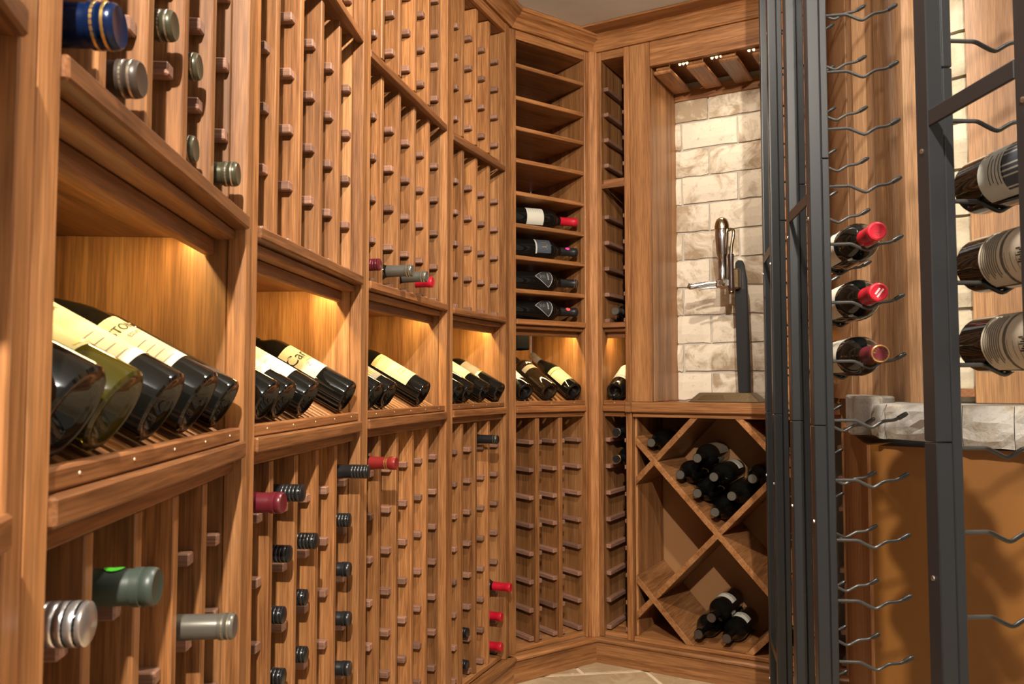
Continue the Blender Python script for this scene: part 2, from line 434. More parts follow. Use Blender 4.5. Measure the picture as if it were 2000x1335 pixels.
# ------------------------------------------------------------------ wooden racks along the curved wall
rack(0, 'wooden rack stile and shelves at the extreme left edge, nearest the camera', led=0, left_stile=False)
rack(1, 'nearest full wooden wine rack at left, five leaning bottles in its display row', led=.60)
rack(2, 'second wooden rack from the left, full of black screw-capped necks below its ledge', led=.60)
rack(3, 'third wooden rack from the left, red capsule and two grey necks above its display row', led=.60)
rack(4, 'fourth, narrowest curved-wall wooden rack, three bright red capsules low at its right', led=.45)
rack(5, 'corner wooden rack with horizontal shelves of lying bottles above its display row', shelves=True, led=.42)
rack(6, 'narrow single-column wooden rack between the corner post and the stone alcove', crown=False, led=.14, right_stile=False, base=False)
XG2 = .600
rack(6, 'narrow wooden rack column right of the alcove, glimpsed behind the black metal posts', crown=False, led=.14, xoff=XG2, left_stile=True, right_stile=True, base=False)

# corner post between the shelf rack and the narrow rack
cp = prism('corner_post', None, 'wood_v', [(.2345, 2.4745), (.2385, 2.4690), (.2615, 2.4740), (.2640, 2.4790), (.25, 2.50)], 'z', .088, TOPZ)
cp.name = 'trim_1'; tag(cp, 'pale vertical wooden corner post between two racks', None, kind='structure')

# ------------------------------------------------------------------ alcove cabinet with the diamond bin
o6, rz6 = frame(6)
cab = thing('alcove_cabinet', 'wooden alcove cabinet with counter above and diamond bottle bin below', 'cabinet', o6 + Vector((0, 0, FL)), rz6)
def cb(name, mat, x0, x1, y0, y1, z0, z1, c=.0012, parent=None):
    return box(name, parent or cab, mat, x0, x1, y0, y1, z0 - FL, z1 - FL, c)
BX0, BX1 = .1015, .5705
AL0, AL1 = .160, .518
AD = .25
cb('stile', 'wood_v', .0745, .0930, -.001, .02, .088, TOPZ)
cb('alcove_stile', 'wood_figured', .0935, .1575, .000, .018, .7875, TOPZ)
cb('alcove_stile', 'wood_figured', AL1 + .002, BX1 + .0008, .000, .018, .7875, TOPZ)
cb('header', 'wood_h', .158, AL1 + .0015, .0005, .018, 1.791, TOPZ)
cb('alcove_side', 'wood_panel', .1435, .158, .0185, AD, .7875, 1.825)
cb('alcove_side', 'wood_panel', AL1 + .002, AL1 + .016, .0185, AD, .7875, 1.825)
cb('alcove_ceiling', 'wood_dark_h', .158, AL1 + .002, .0185, AD, 1.812, 1.825)
cb('rear_trim', 'wood_h', .1585, AL1 + .0015, AD - .02, AD - .003, 1.752, 1.790)
for k, xa in enumerate((.161, .262, .358, .454)):
    cb('louvre', 'wood_dark_h' if 0 else 'wood_d', xa, xa + .056, .024, .218, 1.771, 1.783, .004)
    cb('louvre_hanger', 'wood_d', xa + .008, xa + .048, .026, .040, 1.7832, 1.8118)
for xs in ((.232, .243, .254), (.330, .3435, .357), (.438, .4515, .465)):
    bar = cb('lamp_bar', 'bronze', xs[0] - .006, xs[2] + .006, .054, .066, 1.804, 1.8118)
    for x in xs:
        me = CACHE.get('puck') or lathe_mesh('led_bulb', [(0, -.0042), (.0025, -.0035), (.0040, 0), (0, 0)], 'led', 10); CACHE['puck'] = me
        link('led_bulb', me, None, bar, (x - (xs[0] + xs[2]) / 2, 0, -.0045))
    l = bpy.data.lights.new('alcove_lamp', 'SPOT'); l.energy = .8; l.color = (1, .86, .66); l.spot_size = R(120); l.spot_blend = .8; l.shadow_soft_size = .01
    lo = bpy.data.objects.new('alcove_lamp', l); C.objects.link(lo); lo.parent = cab; lo.location = (xs[1], .06, 1.794 - FL); lo.rotation_euler = (R(18), 0, 0)
ct = cb('counter', 'wood_h', .0935, BX1 + .0008, -.012, AD, .7560, .7870, .003)
cb('counter', 'wood_h', .0745, .0934, -.012, -.0015, .7560, .7870, .002)
cb('counter_apron', 'wood_h', .0935, BX1 + .0008, .004, .016, .7425, .7555)
cb('bin_side', 'wood_panel', .0935, BX0, .0205, AD, .1005, .7420)
cb('bin_side', 'wood_panel', BX1 - .007, BX1 + .0008, .0205, AD, .1005, .7420)
cb('bin_back', 'paint_brown', .0935, BX1, AD + .0005, AD + .012, .088, .7555)
cb('bin_floor', 'wood_h', .0935, BX1, .004, AD, .088, .1002)
# diamond boards
def bin_board(sgn, off):
    cx, cz = .347, .418; sl = 1.04 * sgn; th = .0165; h = th / 2 * math.sqrt(1 + sl * sl)
    zt, zb = .7420, .1006
    poly = [(BX0 + .0005, cz + off + sl * (BX0 - cx) - h), (BX1 - .0075, cz + off + sl * (BX1 - cx) - h), (BX1 - .0075, cz + off + sl * (BX1 - cx) + h), (BX0 + .0005, cz + off + sl * (BX0 - cx) + h)]
    poly = clip(poly, (0, zt), (1, 0), -1); poly = clip(poly, (0, zb), (1, 0), 1)
    if len(poly) > 2:
        # short secondary boards stop at the primary ones
        prism('bin_board', cab, 'wood_d', [(p[0], p[1] - FL) for p in poly], 'y', .006 if sgn < 0 else .0066, AD - .001, .0009)
for sgn in (-1, 1):
    for off in (0, .392, -.405): bin_board(sgn, off)
CW = .71
prism('crown_moulding', cab, 'wood_h', [(.03, TOPZ + .0004), (-.006, TOPZ + .0004), (-.010, TOPZ + .006), (-.014, TOPZ + .016), (-.022, TOPZ + .030), (-.031, TOPZ + .041), (-.036, TOPZ + .044), (-.088, TOPZ + .0475), (-.092, CEIL - .001), (.03, CEIL - .001)], 'x', -.044, CW, loc=(0, 0, -FL))
prism('base_board', cab, 'wood_h', [(.010, FL + .0005), (-.012, FL + .0005), (-.012, .0735), (.010, .0735)], 'x', -.031, CW, loc=(0, 0, -FL))
prism('base_moulding', cab, 'wood_h', [(.011, .074), (-.015, .074), (-.020, .0765), (-.021, .0815), (-.018, .0865), (-.012, .0875), (.011, .0875)], 'x', -.033, CW, loc=(0, 0, -FL))

# stone wall behind the alcove: each stone its own piece
wb = box('wall_back', None, 'mortar', -.03, .78, AD + .0135, AD + .07, FL, CEIL - .001)
wb.location = to_world(6, .375, AD + .0135 + .028, (FL + CEIL) / 2); wb.rotation_euler = (0, 0, rz6); tag(wb, 'mortared stone wall at the back of the alcove', None, kind='structure')
mb = link('mortar_bed', box_mesh(AL1 - AL0 + .02, .021, 1.03, 'mortar', 0), None, wb, ((AL0 + AL1) / 2 - .375, -.0415 + .0085, .7875 + .515 - (FL + CEIL) / 2))
def rough_brick(dx, dz, th, mat, seedv):
    rnd = random.Random(seedv); nx, nz = 5, 3
    vs, fs = [], []
    def edge(): return rnd.uniform(-.0022, .0022)
    for j in range(nz + 1):
        for i in range(nx + 1):
            border = i in (0, nx) or j in (0, nz)
            x = -dx / 2 + dx * i / nx + (edge() if i not in (0, nx) else edge() * .7); z = -dz / 2 + dz * j / nz + edge()
            vs.append((x, (-th / 2 + .004 if border else -th / 2 - rnd.uniform(0, .0025)), z))
    n = len(vs)
    vs += [(x, th / 2, z) for (x, y, z) in vs]
    for j in range(nz):
        for i in range(nx):
            a = j * (nx + 1) + i; fs.append((a, a + 1, a + nx + 2, a + nx + 1))
    ring = [i for i in range(nx + 1)] + [(j * (nx + 1) + nx) for j in range(1, nz + 1)] + [nz * (nx + 1) + i for i in range(nx - 1, -1, -1)] + [j * (nx + 1) for j in range(nz - 1, 0, -1)]
    for k in range(len(ring)):
        a, b = ring[k], ring[(k + 1) % len(ring)]; fs.append((a, n + a, n + b, b))
    return fix(poly_mesh('stone', vs, fs, mat))
row_h, L = .0893, .187
z = .7885; r = 0
while z < 1.78:
    h = min(row_h, 1.80 - z)
    x = AL0 - .012 - (.0 if r % 2 == 0 else 0) 
    # joints measured in the photograph: alternate rows start with a short piece
    lens = [(.118, .185, .07), (.030, .180, .165)][(r + 0) % 2]
    for ln in lens:
        me = rough_brick(ln - .0065, h - .006, .022, 'brick', r * 10 + int(x * 1000))
        p = Vector((x + ln / 2, AD - .0010, z + h / 2))
        b = link('stone', me, None, wb)
        # wall_back is rotated like the frame, so local offsets are frame offsets
        b.location = Vector((p.x - .375, p.y - (AD + .0415) + random.uniform(-.0015, .0015), p.z - (FL + CEIL) / 2))
        x += ln
    z += row_h; r += 1

# ------------------------------------------------------------------ bottles
B = .80   # real metres -> modelling units
PROF = {
 'bordeaux': [(0, .022), (.012, .018), (.022, .006), (.029, .0005), (.0340, 0), (.0368, .0022), (.0375, .006), (.0375, .172), (.0368, .182), (.0340, .193), (.0290, .203), (.0225, .211), (.0178, .218), (.0154, .227), (.0143, .250), (.0138, .280), (.0155, .2805), (.0155, .2945), (.0140, .2965), (0, .2965)],
 'burgundy': [(0, .024), (.014, .019), (.025, .006), (.032, .0005), (.0375, 0), (.0405, .0025), (.0412, .007), (.0412, .140), (.0400, .155), (.0365, .172), (.0310, .190), (.0250, .208), (.0190, .228), (.0158, .246), (.0145, .264), (.0140, .280), (.0157, .2805), (.0157, .2945), (.0142, .2965), (0, .2965)],
}
CAPS = {
 'foil': [(.01595, .227), (.01560, .250), (.01500, .2785), (.01640, .2805), (.01640, .2940), (.01560, .2962), (.0130, .2974), (.0118, .2970), (0, .2970)],
 'neck': [(.01570, .229), (.01500, .2780), (.01600, .2800), (.01600, .2945), (.01500, .2974), (.0115, .2974), (.0110, .2969), (0, .2969)],
 'ring': [(.01610, .226), (.01530, .2755), (.01500, .2770), (.01500, .2785), (.01650, .2790), (.01650, .2850), (.01590, .2856), (.01590, .2870), (.01640, .2876), (.01640, .2925), (.01580, .2955), (.0142, .2974), (.0130, .2970), (0, .2970)],
 'screw': [(.01560, .230), (.01510, .256)] + [q for k in range(5) for q in ((.01560, .2575 + k * .0072), (.01590, .2605 + k * .0072), (.01560, .2632 + k * .0072), (.01490, .2640 + k * .0072))] + [(.01580, .2945), (.01530, .2970), (.0140, .2978), (0, .2978)],
}
def sc(prof, k=1.0, kr=1.0): return [(r * B * k * kr, z * B * k) for r, z in prof]
def bottle_meshes(kind, glass, cap, capmat, k, kr):
    g = ('g', kind, glass, k, kr); c = ('c', cap, capmat, k)
    if g not in CACHE: CACHE[g] = lathe_mesh('glass', sc(PROF[kind], k, kr), glass)
    if cap and c not in CACHE: CACHE[c] = lathe_mesh('capsule', sc(CAPS[cap], k), capmat, 26)
    return CACHE[g], CACHE.get(c)
def radius_at(kind, z, kr=1.0):
    p = PROF[kind]
    for (r0, z0), (r1, z1) in zip(p[5:], p[6:]):
        if z0 <= z <= z1 and z1 > z0: return (r0 + (r1 - r0) * (z - z0) / (z1 - z0)) * kr
    return .0375 * kr
def wrap_label(kind, z0, z1, a0, a1, mat, k, kr, lift=.0004, nz=4, na=14, shape=None):
    vs, fs = [], []
    for j in range(nz + 1):
        z = z0 + (z1 - z0) * j / nz
        r = (radius_at(kind, z, kr) + lift) * B * k
        for i in range(na + 1):
            a = R(a0 + (a1 - a0) * i / na)
            vs.append((r * math.cos(a), r * math.sin(a), z * B * k))
    for j in range(nz):
        for i in range(na):
            p = j * (na + 1) + i
            if shape and not shape((i + .5) / na, (j + .5) / nz): continue
            fs.append((p, p + 1, p + na + 2, p + na + 1))
    return poly_mesh('label', vs, fs, mat, True)
def wrap_mesh(me, kind, zc, ac, k, kr, lift=.0008):
    for v in me.vertices:
        z = zc + v.co.y; r = (radius_at(kind, z, kr) + lift); a = R(ac) + v.co.x / r
        v.co = Vector((r * math.cos(a), r * math.sin(a), z)) * B * k
    me.update()
def text_mesh(s, size, mat, shear=0):
    cu = bpy.data.curves.new('letters', 'FONT'); cu.body = s; cu.size = size; cu.align_x = 'CENTER'; cu.align_y = 'CENTER'; cu.resolution_u = 2; cu.shear = shear
    ob = bpy.data.objects.new('letters', cu); C.objects.link(ob)
    bpy.context.view_layer.update()
    me = bpy.data.meshes.new_from_object(ob.evaluated_get(bpy.context.evaluated_depsgraph_get()))
    bpy.data.objects.remove(ob); bpy.data.curves.remove(cu)
    me.materials.clear(); me.materials.append(MAT[mat]); return me
def strokes_mesh(lines, mat):
    """lines: (x0,x1,y0,y1) flat marks in label millimetre-like coordinates"""
    vs, fs = [], []
    for (x0, x1, y0, y1) in lines:
        n = len(vs); m = 14 if x1 - x0 > .008 else 3
        for i in range(m + 1):
            x = x0 + (x1 - x0) * i / m; vs += [(x, y0, 0), (x, y1, 0)]
        fs += [(n + 2 * i, n + 2 * i + 2, n + 2 * i + 3, n + 2 * i + 1) for i in range(m)]
    return poly_mesh('print', vs, fs, mat)
def bottle(label, base, axis, face, kind='bordeaux', glass='glass_dark', cap='foil', capmat='foil_black', labels=(), texts=(), group=None, k=1.0, kr=1.0, rings=None, sticker=None, strokes=()):
    """base = world point of the bottle's base centre, axis = towards the neck, face = side the label faces"""
    z = Vector(axis).normalized(); x = Vector(face); x = (x - z * x.dot(z)).normalized(); y = z.cross(x)
    t = thing('wine_bottle', label, 'bottle', base, 0, group)
    t.rotation_euler = Matrix((x, y, z)).transposed().to_euler()
    g, c = bottle_meshes(kind, glass, cap, capmat, k, kr)
    link('glass', g, None, t)
    co = link('capsule', c, None, t) if cap else None
    if rings:
        for zz in ((.2835, .2905) if rings != 'band' else (.2690, .2745)):
            key = ('ring', rings, zz, k)
            if key not in CACHE:
                r0 = .0166 if rings != 'band' else .0158
                CACHE[key] = lathe_mesh('rim_ring', sc([(r0 - .0006, zz - .0014), (r0, zz - .0009), (r0, zz + .0009), (r0 - .0006, zz + .0014)], k), {'silver': 'ring_silver', 'gold': 'ring_gold', 'band': 'ring_gold'}[rings], 24)
            link('rim_ring', CACHE[key], None, co)
    if sticker:
        mat, zz, ang = sticker
        vs = [(.0166 * math.cos(R(ang)), .0166 * math.sin(R(ang)), zz)]; n = 12
        for i in range(n):
            q = 2 * math.pi * i / n; a = R(ang) + .0075 * math.cos(q) / .0166
            vs.append((.0166 * math.cos(a), .0166 * math.sin(a), zz + .0085 * math.sin(q)))
        link('price_sticker', poly_mesh('price_sticker', [tuple(B * k * q for q in v) for v in vs], [(0, 1 + i, 1 + (i + 1) % n) for i in range(n)], mat), None, co)
    lo = None
    for (z0, z1, a0, a1, mat) in labels:
        lo = link('label', wrap_label(kind, z0, z1, a0, a1, mat, k, kr), None, t)
    for (s, size, zc, ac, mat) in texts:
        me = text_mesh(s, size, mat); wrap_mesh(me, kind, zc, ac, k, kr); link('lettering', me, None, lo or t)
    for (lines, zc, ac, mat) in strokes:
        me = strokes_mesh(lines, mat); wrap_mesh(me, kind, zc, ac, k, kr, .00075); link('fine_print', me, None, lo or t)
    return t
def fineprint(n, w, y0, dy, th=.0007):
    rnd = random.Random(n); return [(-w * rnd.uniform(.6, 1), w * rnd.uniform(.6, 1), y0 - i * dy, y0 - i * dy + th) for i in range(n)]

# --- bottles lying in the columns, only their necks come forward
ORD = ['first', 'second', 'third', 'fourth', 'fifth']
RN = {1: 'nearest rack at left', 2: 'second rack from the left', 3: 'third rack from the left', 4: 'fourth rack from the left'}
def neck(u, col, row, y, up, label, cap, capmat, **kw):
    n = COLS[u]; s = WID[u] * (col - .5) / n
    z = (UP[row] + .0275) if up else (LOW[row] + .0235)
    axis = dir_world(u, (0, -1, 0)); Ltot = (.2978 if cap == 'screw' else .2972) * B * kw.get('k', 1)
    bottle(label, to_world(u, s, y + Ltot, z), axis, (0, 0, 1), 'bordeaux', 'glass_dark', cap, capmat, group='bottles lying in the rack columns', **kw)
neck(1, 1, 0, -.014, True, 'blue-capsuled bottle neck at the top left of the nearest rack', 'ring', 'foil_blue', k=1.12, rings='gold')
neck(1, 2, 0, .004, True, 'brown-taupe capsuled neck above the moulding, just below the blue one', 'ring', 'foil_taupe', rings='silver', k=1.06)
neck(1, 3, 1, .010, True, 'olive capsule at the top of the nearest rack, right of the blue one', 'ring', 'foil_olive', rings='silver')
neck(1, 4, 1, .015, True, 'olive capsule in the fourth column of the nearest rack, upper of two', 'ring', 'foil_olive', rings='silver')
neck(1, 4, 0, .017, True, 'olive capsule in the fourth column of the nearest rack, lower of two', 'ring', 'foil_olive', rings='silver')
neck(1, 5, 0, -.001, True, 'olive capsule sticking out furthest right in the nearest rack, just above its moulding', 'ring', 'foil_olive', rings='silver')
neck(1, 1, 0, -.005, False, 'shiny silver ridged screw cap at the lower left corner', 'screw', 'foil_silver', k=1.08)
neck(1, 2, 0, -.015, False, 'grey-green capsule with a bright green sticker, lower left', 'ring', 'foil_green', sticker=('sticker_green', .262, 0), k=1.05)
neck(1, 4, 1, -.027, False, 'grey capsule with silver rings at the bottom of the nearest rack', 'ring', 'foil_grey', rings='silver', k=.92)
K2 = .92
neck(2, 1, 0, -.019, False, 'dark wine-purple capsule below the ledge of the second rack', 'ring', 'foil_wine')
neck(2, 2, 0, -.012, False, 'black ridged screw cap behind the purple capsule', 'screw', 'foil_black', k=K2)
for r_, y_, w_ in ((1, .005, 'second'), (2, .012, 'third'), (3, .011, 'lowest visible')):
    neck(2, 2, r_, y_, False, f'black ridged screw cap in the column right of the purple capsule, {w_} row down', 'screw', 'foil_black', k=K2)
for r_, y_, w_ in ((1, -.001, 'highest'), (2, .013, 'middle'), (3, .012, 'lowest')):
    neck(2, 3, r_, y_, False, f'black ridged screw cap in the middle column of the second rack, {w_} of three', 'screw', 'foil_black', k=K2)
neck(2, 5, 0, -.028, False, 'long black ridged screw cap overlapping the post, beside the burgundy capsule', 'screw', 'foil_black', k=K2)
for r_, y_, w_ in ((1, .003, 'first'), (2, .002, 'second'), (3, .001, 'third'), (4, .0, 'fourth')):
    neck(2, 5, r_, y_, False, f'black capsule in the right-hand column of the second rack, {w_} below the long one', 'screw' if r_ == 1 else 'ring', 'foil_black', k=K2)
neck(3, 1, 0, -.038, False, 'burgundy capsule with a gold band just right of the post', 'foil', 'foil_burgundy', rings='band', k=K2)
neck(3, 1, 0, -.002, True, 'dark wine-red capsule at the left of the third rack, above its moulding', 'screw', 'foil_wine', k=K2)
neck(3, 2, 0, -.033, True, 'long grey capsule with silver rings above the third display row', 'ring', 'foil_grey', rings='silver', k=K2)
neck(3, 3, 0, -.031, True, 'grey capsule partly behind the long grey one in the third rack', 'ring', 'foil_grey', rings='silver', k=K2)
neck(3, 4, 0, -.013, True, 'bright red capsule above the third display row', 'foil', 'foil_red', k=K2)
neck(4, 3, 0, -.030, False, 'black capsule just below the ledge of the fourth rack', 'ring', 'foil_black', k=K2, rings='silver')
neck(4, 4, 5, -.034, False, 'bright red capsule low in the fourth rack, highest of three', 'foil', 'foil_red', k=K2)
neck(4, 4, 6, -.008, False, 'bright red capsule low in the fourth rack, middle of three', 'foil', 'foil_red', k=K2)
neck(4, 4, 7, -.008, False, 'bright red capsule low in the fourth rack, lowest of three', 'foil', 'foil_red', k=K2)
neck(4, 2, 6, .016, False, 'black neck near the floor in the fourth rack, upper of two', 'screw', 'foil_black', k=K2)
neck(4, 2, 7, .016, False, 'black neck at the bottom of the fourth rack, lower of two', 'screw', 'foil_black', k=K2)
def neck6(s, y, z, label, cap, capmat, **kw):
    axis = dir_world(6, (0, -1, 0))
    bottle(label, to_world(6, s, y + .2972 * B * kw.get('k', 1), z), axis, (0, 0, 1), 'bordeaux', 'glass_dark', cap, capmat, group='bottles lying in the rack columns', **kw)
neck6(.037, .012, UP[0] + .0270, 'grey-capped neck in the narrow rack, just above its display row', 'neck', 'foil_grey', k=K2)
neck6(.037, .012, LOW[0] + .0240, 'dark neck in the narrow rack with a pale cork end, right under the ledge', 'neck', 'foil_black', k=K2, rings='silver')
neck6(.037, .012, LOW[1] + .0240, 'dark neck with an orange-gold ring in the narrow rack, second row under the ledge', 'neck', 'foil_black', k=K2, rings='gold')

tg = thing('paper_tag', 'white paper tag hanging behind the long black screw cap', 'paper tag', to_world(2, .3855, .030, .6525), frame(2)[1])
box('card', tg, 'paper_white', -.0185, .0160, 0, .0008, .0, .066, 0)
link('string', tube_mesh('string', [(.0, .0004, .066), (.004, -.002, .071), (.012, .0, .074)], .0005, 'print_grey', 5), None, tg)
# --- leaning display bottles
AL = R(29)
def lean(u, s, label, kind='bordeaux', glass='glass_dark', k=1.0, kr=1.0, edge=(.0215, .7915), xoff=0, **kw):
    r = (.0375 if kind == 'bordeaux' else .0412) * kr * B * k
    y = edge[0] - r * math.sin(AL); z = edge[1] + r * math.cos(AL)
    ax = dir_world(u, (0, math.cos(AL), math.sin(AL))); fc = dir_world(u, (kw.pop('fx', 0), -math.sin(AL), math.cos(AL)))
    return bottle(label, to_world(u, s + xoff, y, z), ax, fc, kind, glass, group='bottles leaning in the display row', k=k, kr=kr, **kw)
G = 'print_gold'
lean(1, .040, 'dark leaning bottle half hidden behind the left post', 'burgundy', labels=((.05, .13, -70, 70, 'paper_olive'),), texts=())
lean(1, .108, 'olive-glass leaning bottle with gold script on a khaki label, glowing yellow base', 'burgundy', 'glass_olive', kr=.97, labels=((.048, .155, -80, 80, 'paper_olive'),), strokes=(([(-.014, .004, .0, .004), (-.016, -.012, -.006, .002), (.0, .014, -.009, -.005), (-.004, .012, .008, .011)], .118, -40, G), ([(-.02, .02, 0, .0016)], .052, 0, G),))
lean(1, .203, 'dark leaning bottle with a long cream label, left of the STONE label', 'bordeaux', kr=1.06, labels=((.042, .150, -75, 75, 'paper'),), texts=(('COR', .013, .137, -35, 'print_black'),), strokes=((fineprint(4, .012, .02, .012), .07, -38, 'print_grey'),))
lean(1, .301, 'dark leaning bottle with a cream label reading STONE', 'burgundy', labels=((.040, .132, -78, 78, 'paper'),), texts=(('STONE', .0160, .112, -22, 'print_black'), ('ESTATE', .0075, .098, -22, 'print_grey')), strokes=((fineprint(4, .014, .02, .011), .062, -38, 'print_grey'),))
lean(1, .401, 'dark leaning bottle with white letters on its shoulder, beside the lit panel', 'bordeaux', kr=.95, labels=(), texts=(('LOC', .016, .150, -38, 'print_white'),))
lean(2, .056, 'dark leaning bottle half hidden by the post of the second rack', 'bordeaux', kr=.95, labels=((.05, .14, -75, 75, 'paper_white'),))
lean(2, .113, 'dark leaning bottle with a white label, second in the second rack', 'bordeaux', kr=.95, labels=((.045, .150, -75, 75, 'paper_white'),), texts=())
lean(2, .206, 'dark leaning bottle with a white label reading LO, third in the second rack', 'bordeaux', kr=.95, labels=((.045, .155, -75, 75, 'paper_white'),), texts=(('LO', .022, .132, -38, 'print_black'),), strokes=((fineprint(3, .012, .01, .012), .085, -38, 'print_grey'),))
lean(2, .398, 'dark leaning bottle with black script and Z on a tan label, standing apart at right', 'bordeaux', kr=.95, labels=((.070, .160, -80, 80, 'paper'),), texts=(('Car', .034, .128, -48, 'print_black'), ('Z', .014, .098, -45, 'print_grey')), strokes=((fineprint(3, .012, .008, .008), .115, -25, 'print_grey'),))
lean(3, .051, 'dark leaning bottle at the left end of the third display row', 'bordeaux', kr=.93, labels=((.05, .15, -70, 70, 'paper_taupe'),))
lean(3, .118, 'dark leaning bottle with a taupe label and gold letters in the third rack', 'bordeaux', kr=.95, labels=((.040, .150, -70, 70, 'paper_taupe'),), strokes=(([(-.020 + .006 * i, -.018 + .006 * i, -.006, .006) for i in range(6)], .062, -40, G),))
lean(3, .313, 'dark leaning bottle with a large yellow-cream label in the third rack', 'bordeaux', kr=.98, labels=((.045, .160, -85, 85, 'paper_cream'),), strokes=((fineprint(3, .014, .02, .010), .130, -35, 'print_grey'), ([(-.020, .010, 0, .003), (-.012, .016, .012, .015)], .072, -35, G)))
lean(4, .043, 'dark leaning bottle partly behind the fourth rack post', 'bordeaux', kr=.9)
lean(4, .104, 'dark leaning bottle with a gold-edged shoulder, second in the fourth rack', 'bordeaux', kr=.92, labels=((.09, .16, -70, 70, 'paper_taupe'),))
lean(4, .201, 'dark leaning bottle with a cream label, third in the fourth rack', 'bordeaux', kr=.92, labels=((.085, .16, -75, 75, 'paper_cream'), (.078, .084, -75, 75, 'print_gold')))
lean(4, .297, 'dark leaning bottle with a taupe label and gold band, last in the fourth rack', 'bordeaux', kr=.92, labels=((.100, .165, -75, 75, 'paper_taupe'), (.092, .099, -75, 75, 'print_gold')))
lean(5, .039, 'dark leaning bottle with a cream label at the left of the corner rack display', 'bordeaux', kr=.92, labels=((.05, .14, -80, 80, 'paper_white'),), capmat='foil_grey', cap='neck')
lean(5, .128, 'brown leaning bottle with gold dots on its shoulder, middle of the corner rack display', 'bordeaux', 'glass_brown', kr=.95, labels=((.125, .150, -75, 75, 'paper_taupe'),), strokes=(([(-.015 + .006 * i, -.0115 + .006 * i, .002 * (i % 2), .002 * (i % 2) + .0035) for i in range(6)] + [(-.012 + .006 * i, -.0085 + .006 * i, .008, .0115) for i in range(5)], .160, 0, 'print_white'),))
lean(5, .221, 'dark leaning bottle with a cream label and grey collar, right end of corner rack', 'burgundy', kr=.86, labels=((.040, .115, -80, 80, 'paper_cream'), (.117, .135, -80, 80, 'paper_olive')), strokes=((fineprint(5, .016, .03, .009), .080, 0, 'print_grey'),), capmat='foil_silver', cap='neck')
lean(6, .038, 'dark leaning bottle with a white label, alone in the narrow rack display', 'bordeaux', kr=.95, fx=-.1, labels=((.055, .150, -80, 80, 'paper_white'), (.066, .070, -80, 80, 'print_grey')))
lean(6, .036, 'dark leaning bottle glimpsed between the black metal posts', 'bordeaux', kr=.9, xoff=XG2)

# --- bottles lying on the corner rack shelves, necks to the right
def lying(z, label, glass='glass_dark', k=1.04, **kw):
    th = R(14); r = .0375 * B * k * 1.0
    ax = dir_world(5, (math.cos(th), -math.sin(th), 0)); tip = .2972 * B * k
    e = Vector((.243, .020, z + r + .0004)); b_ = e - Vector((math.cos(th), -math.sin(th), 0)) * tip
    fc = dir_world(5, (-math.sin(th) * .9, -math.cos(th) * .9, .55))
    bottle(label, to_world(5, *b_), ax, fc, 'bordeaux', glass, k=k, kr=1.0, group='bottles lying on the corner rack shelves', **kw)
lying(1.302, 'bottle lying on a shelf with a white label and red capsule, highest of four', cap='foil', capmat='foil_red', labels=((.085, .150, -75, 75, 'paper_white'),), strokes=((fineprint(6, .012, .022, .009), .115, -10, 'print_grey'),))
lying(1.209, 'bottle lying on a shelf with gold letters and a pink dot on its neck', cap='foil', capmat='foil_black', sticker=('sticker_pink', .255, -12), labels=((.125, .178, -55, 55, 'paper_navy'), (.118, .124, -60, 60, 'paper_grey')), texts=(('TT', .030, .152, 8, G),))
kite = [[(-.028, -.026, -.001, .001)]]
def kite_label(z0):
    return (([(-.030 + .003 * i, -.027 + .003 * i, -.018 + .0018 * i, -.0165 + .0018 * i) for i in range(10)] + [(.0 + .003 * i, .003 + .003 * i, -.0005 - .0018 * i, .001 - .0018 * i) for i in range(10)] + [(-.030, .030, -.0185, -.0170)], z0, 0, 'print_grey'),)
def fan(label, z, **kw):
    """bottle with a dark pointed label, thin pale outline"""
    k = 1.04; th = R(14); r = .0375 * B * k
    ax = dir_world(5, (math.cos(th), -math.sin(th), 0)); e = Vector((.243, .020, z + r + .0004)); b_ = e - Vector((math.cos(th), -math.sin(th), 0)) * .2972 * B * k
    fc = dir_world(5, (-math.sin(th) * .9, -math.cos(th) * .9, .45))
    t = bottle(label, to_world(5, *b_), ax, fc, 'bordeaux', 'glass_dark', k=k, kr=1.0, group='bottles lying on the corner rack shelves', **kw)
    def tri(sx, inner=0, mat='print_pale', lift=.0005):
        # sector: apex towards the base, arc towards the shoulder
        vs = [(0, -.034 + inner * 1.6)]; n = 10
        for i in range(n + 1):
            q = R(-38 + 76 * i / n); rr = .068 - inner * 2.2
            vs.append(((rr * math.sin(q)) * (1 - inner * 12), -.034 + inner * .6 + rr * math.cos(q)))
        me = poly_mesh('label', [(x, y, 0) for x, y in vs], [(0, i, i + 1) for i in range(1, n + 1)], mat)
        bm = bmesh.new(); bm.from_mesh(me); bmesh.ops.subdivide_edges(bm, edges=bm.edges[:], cuts=3, use_grid_fill=True); bm.to_mesh(me); bm.free()
        wrap_mesh(me, 'bordeaux', .150, 0, k, 1.0, lift); return me
    a = link('label', tri(1), None, t); link('label_field', tri(1, .0016, 'paper_dark', .0009), None, a)
    me = strokes_mesh([(-.014 + .005 * i, -.0115 + .005 * i, -.002, .003) for i in range(6)], 'print_pale'); wrap_mesh(me, 'bordeaux', .166, 0, k, 1.0, .0013); link('fine_print', me, None, a)
    me = strokes_mesh(fineprint(4, .009, .006, .006), 'print_pale'); wrap_mesh(me, 'bordeaux', .148, 0, k, 1.0, .0013); link('fine_print', me, None, a)
fan('bottle on a shelf with a pointed fan label and dark neck band, third of four', 1.113, cap='foil', capmat='foil_black', rings='silver')
fan('bottle on the lowest shelf with a pointed fan label and coral neck dot', 1.026, cap='foil', capmat='foil_black', sticker=('sticker_coral', .256, -10))

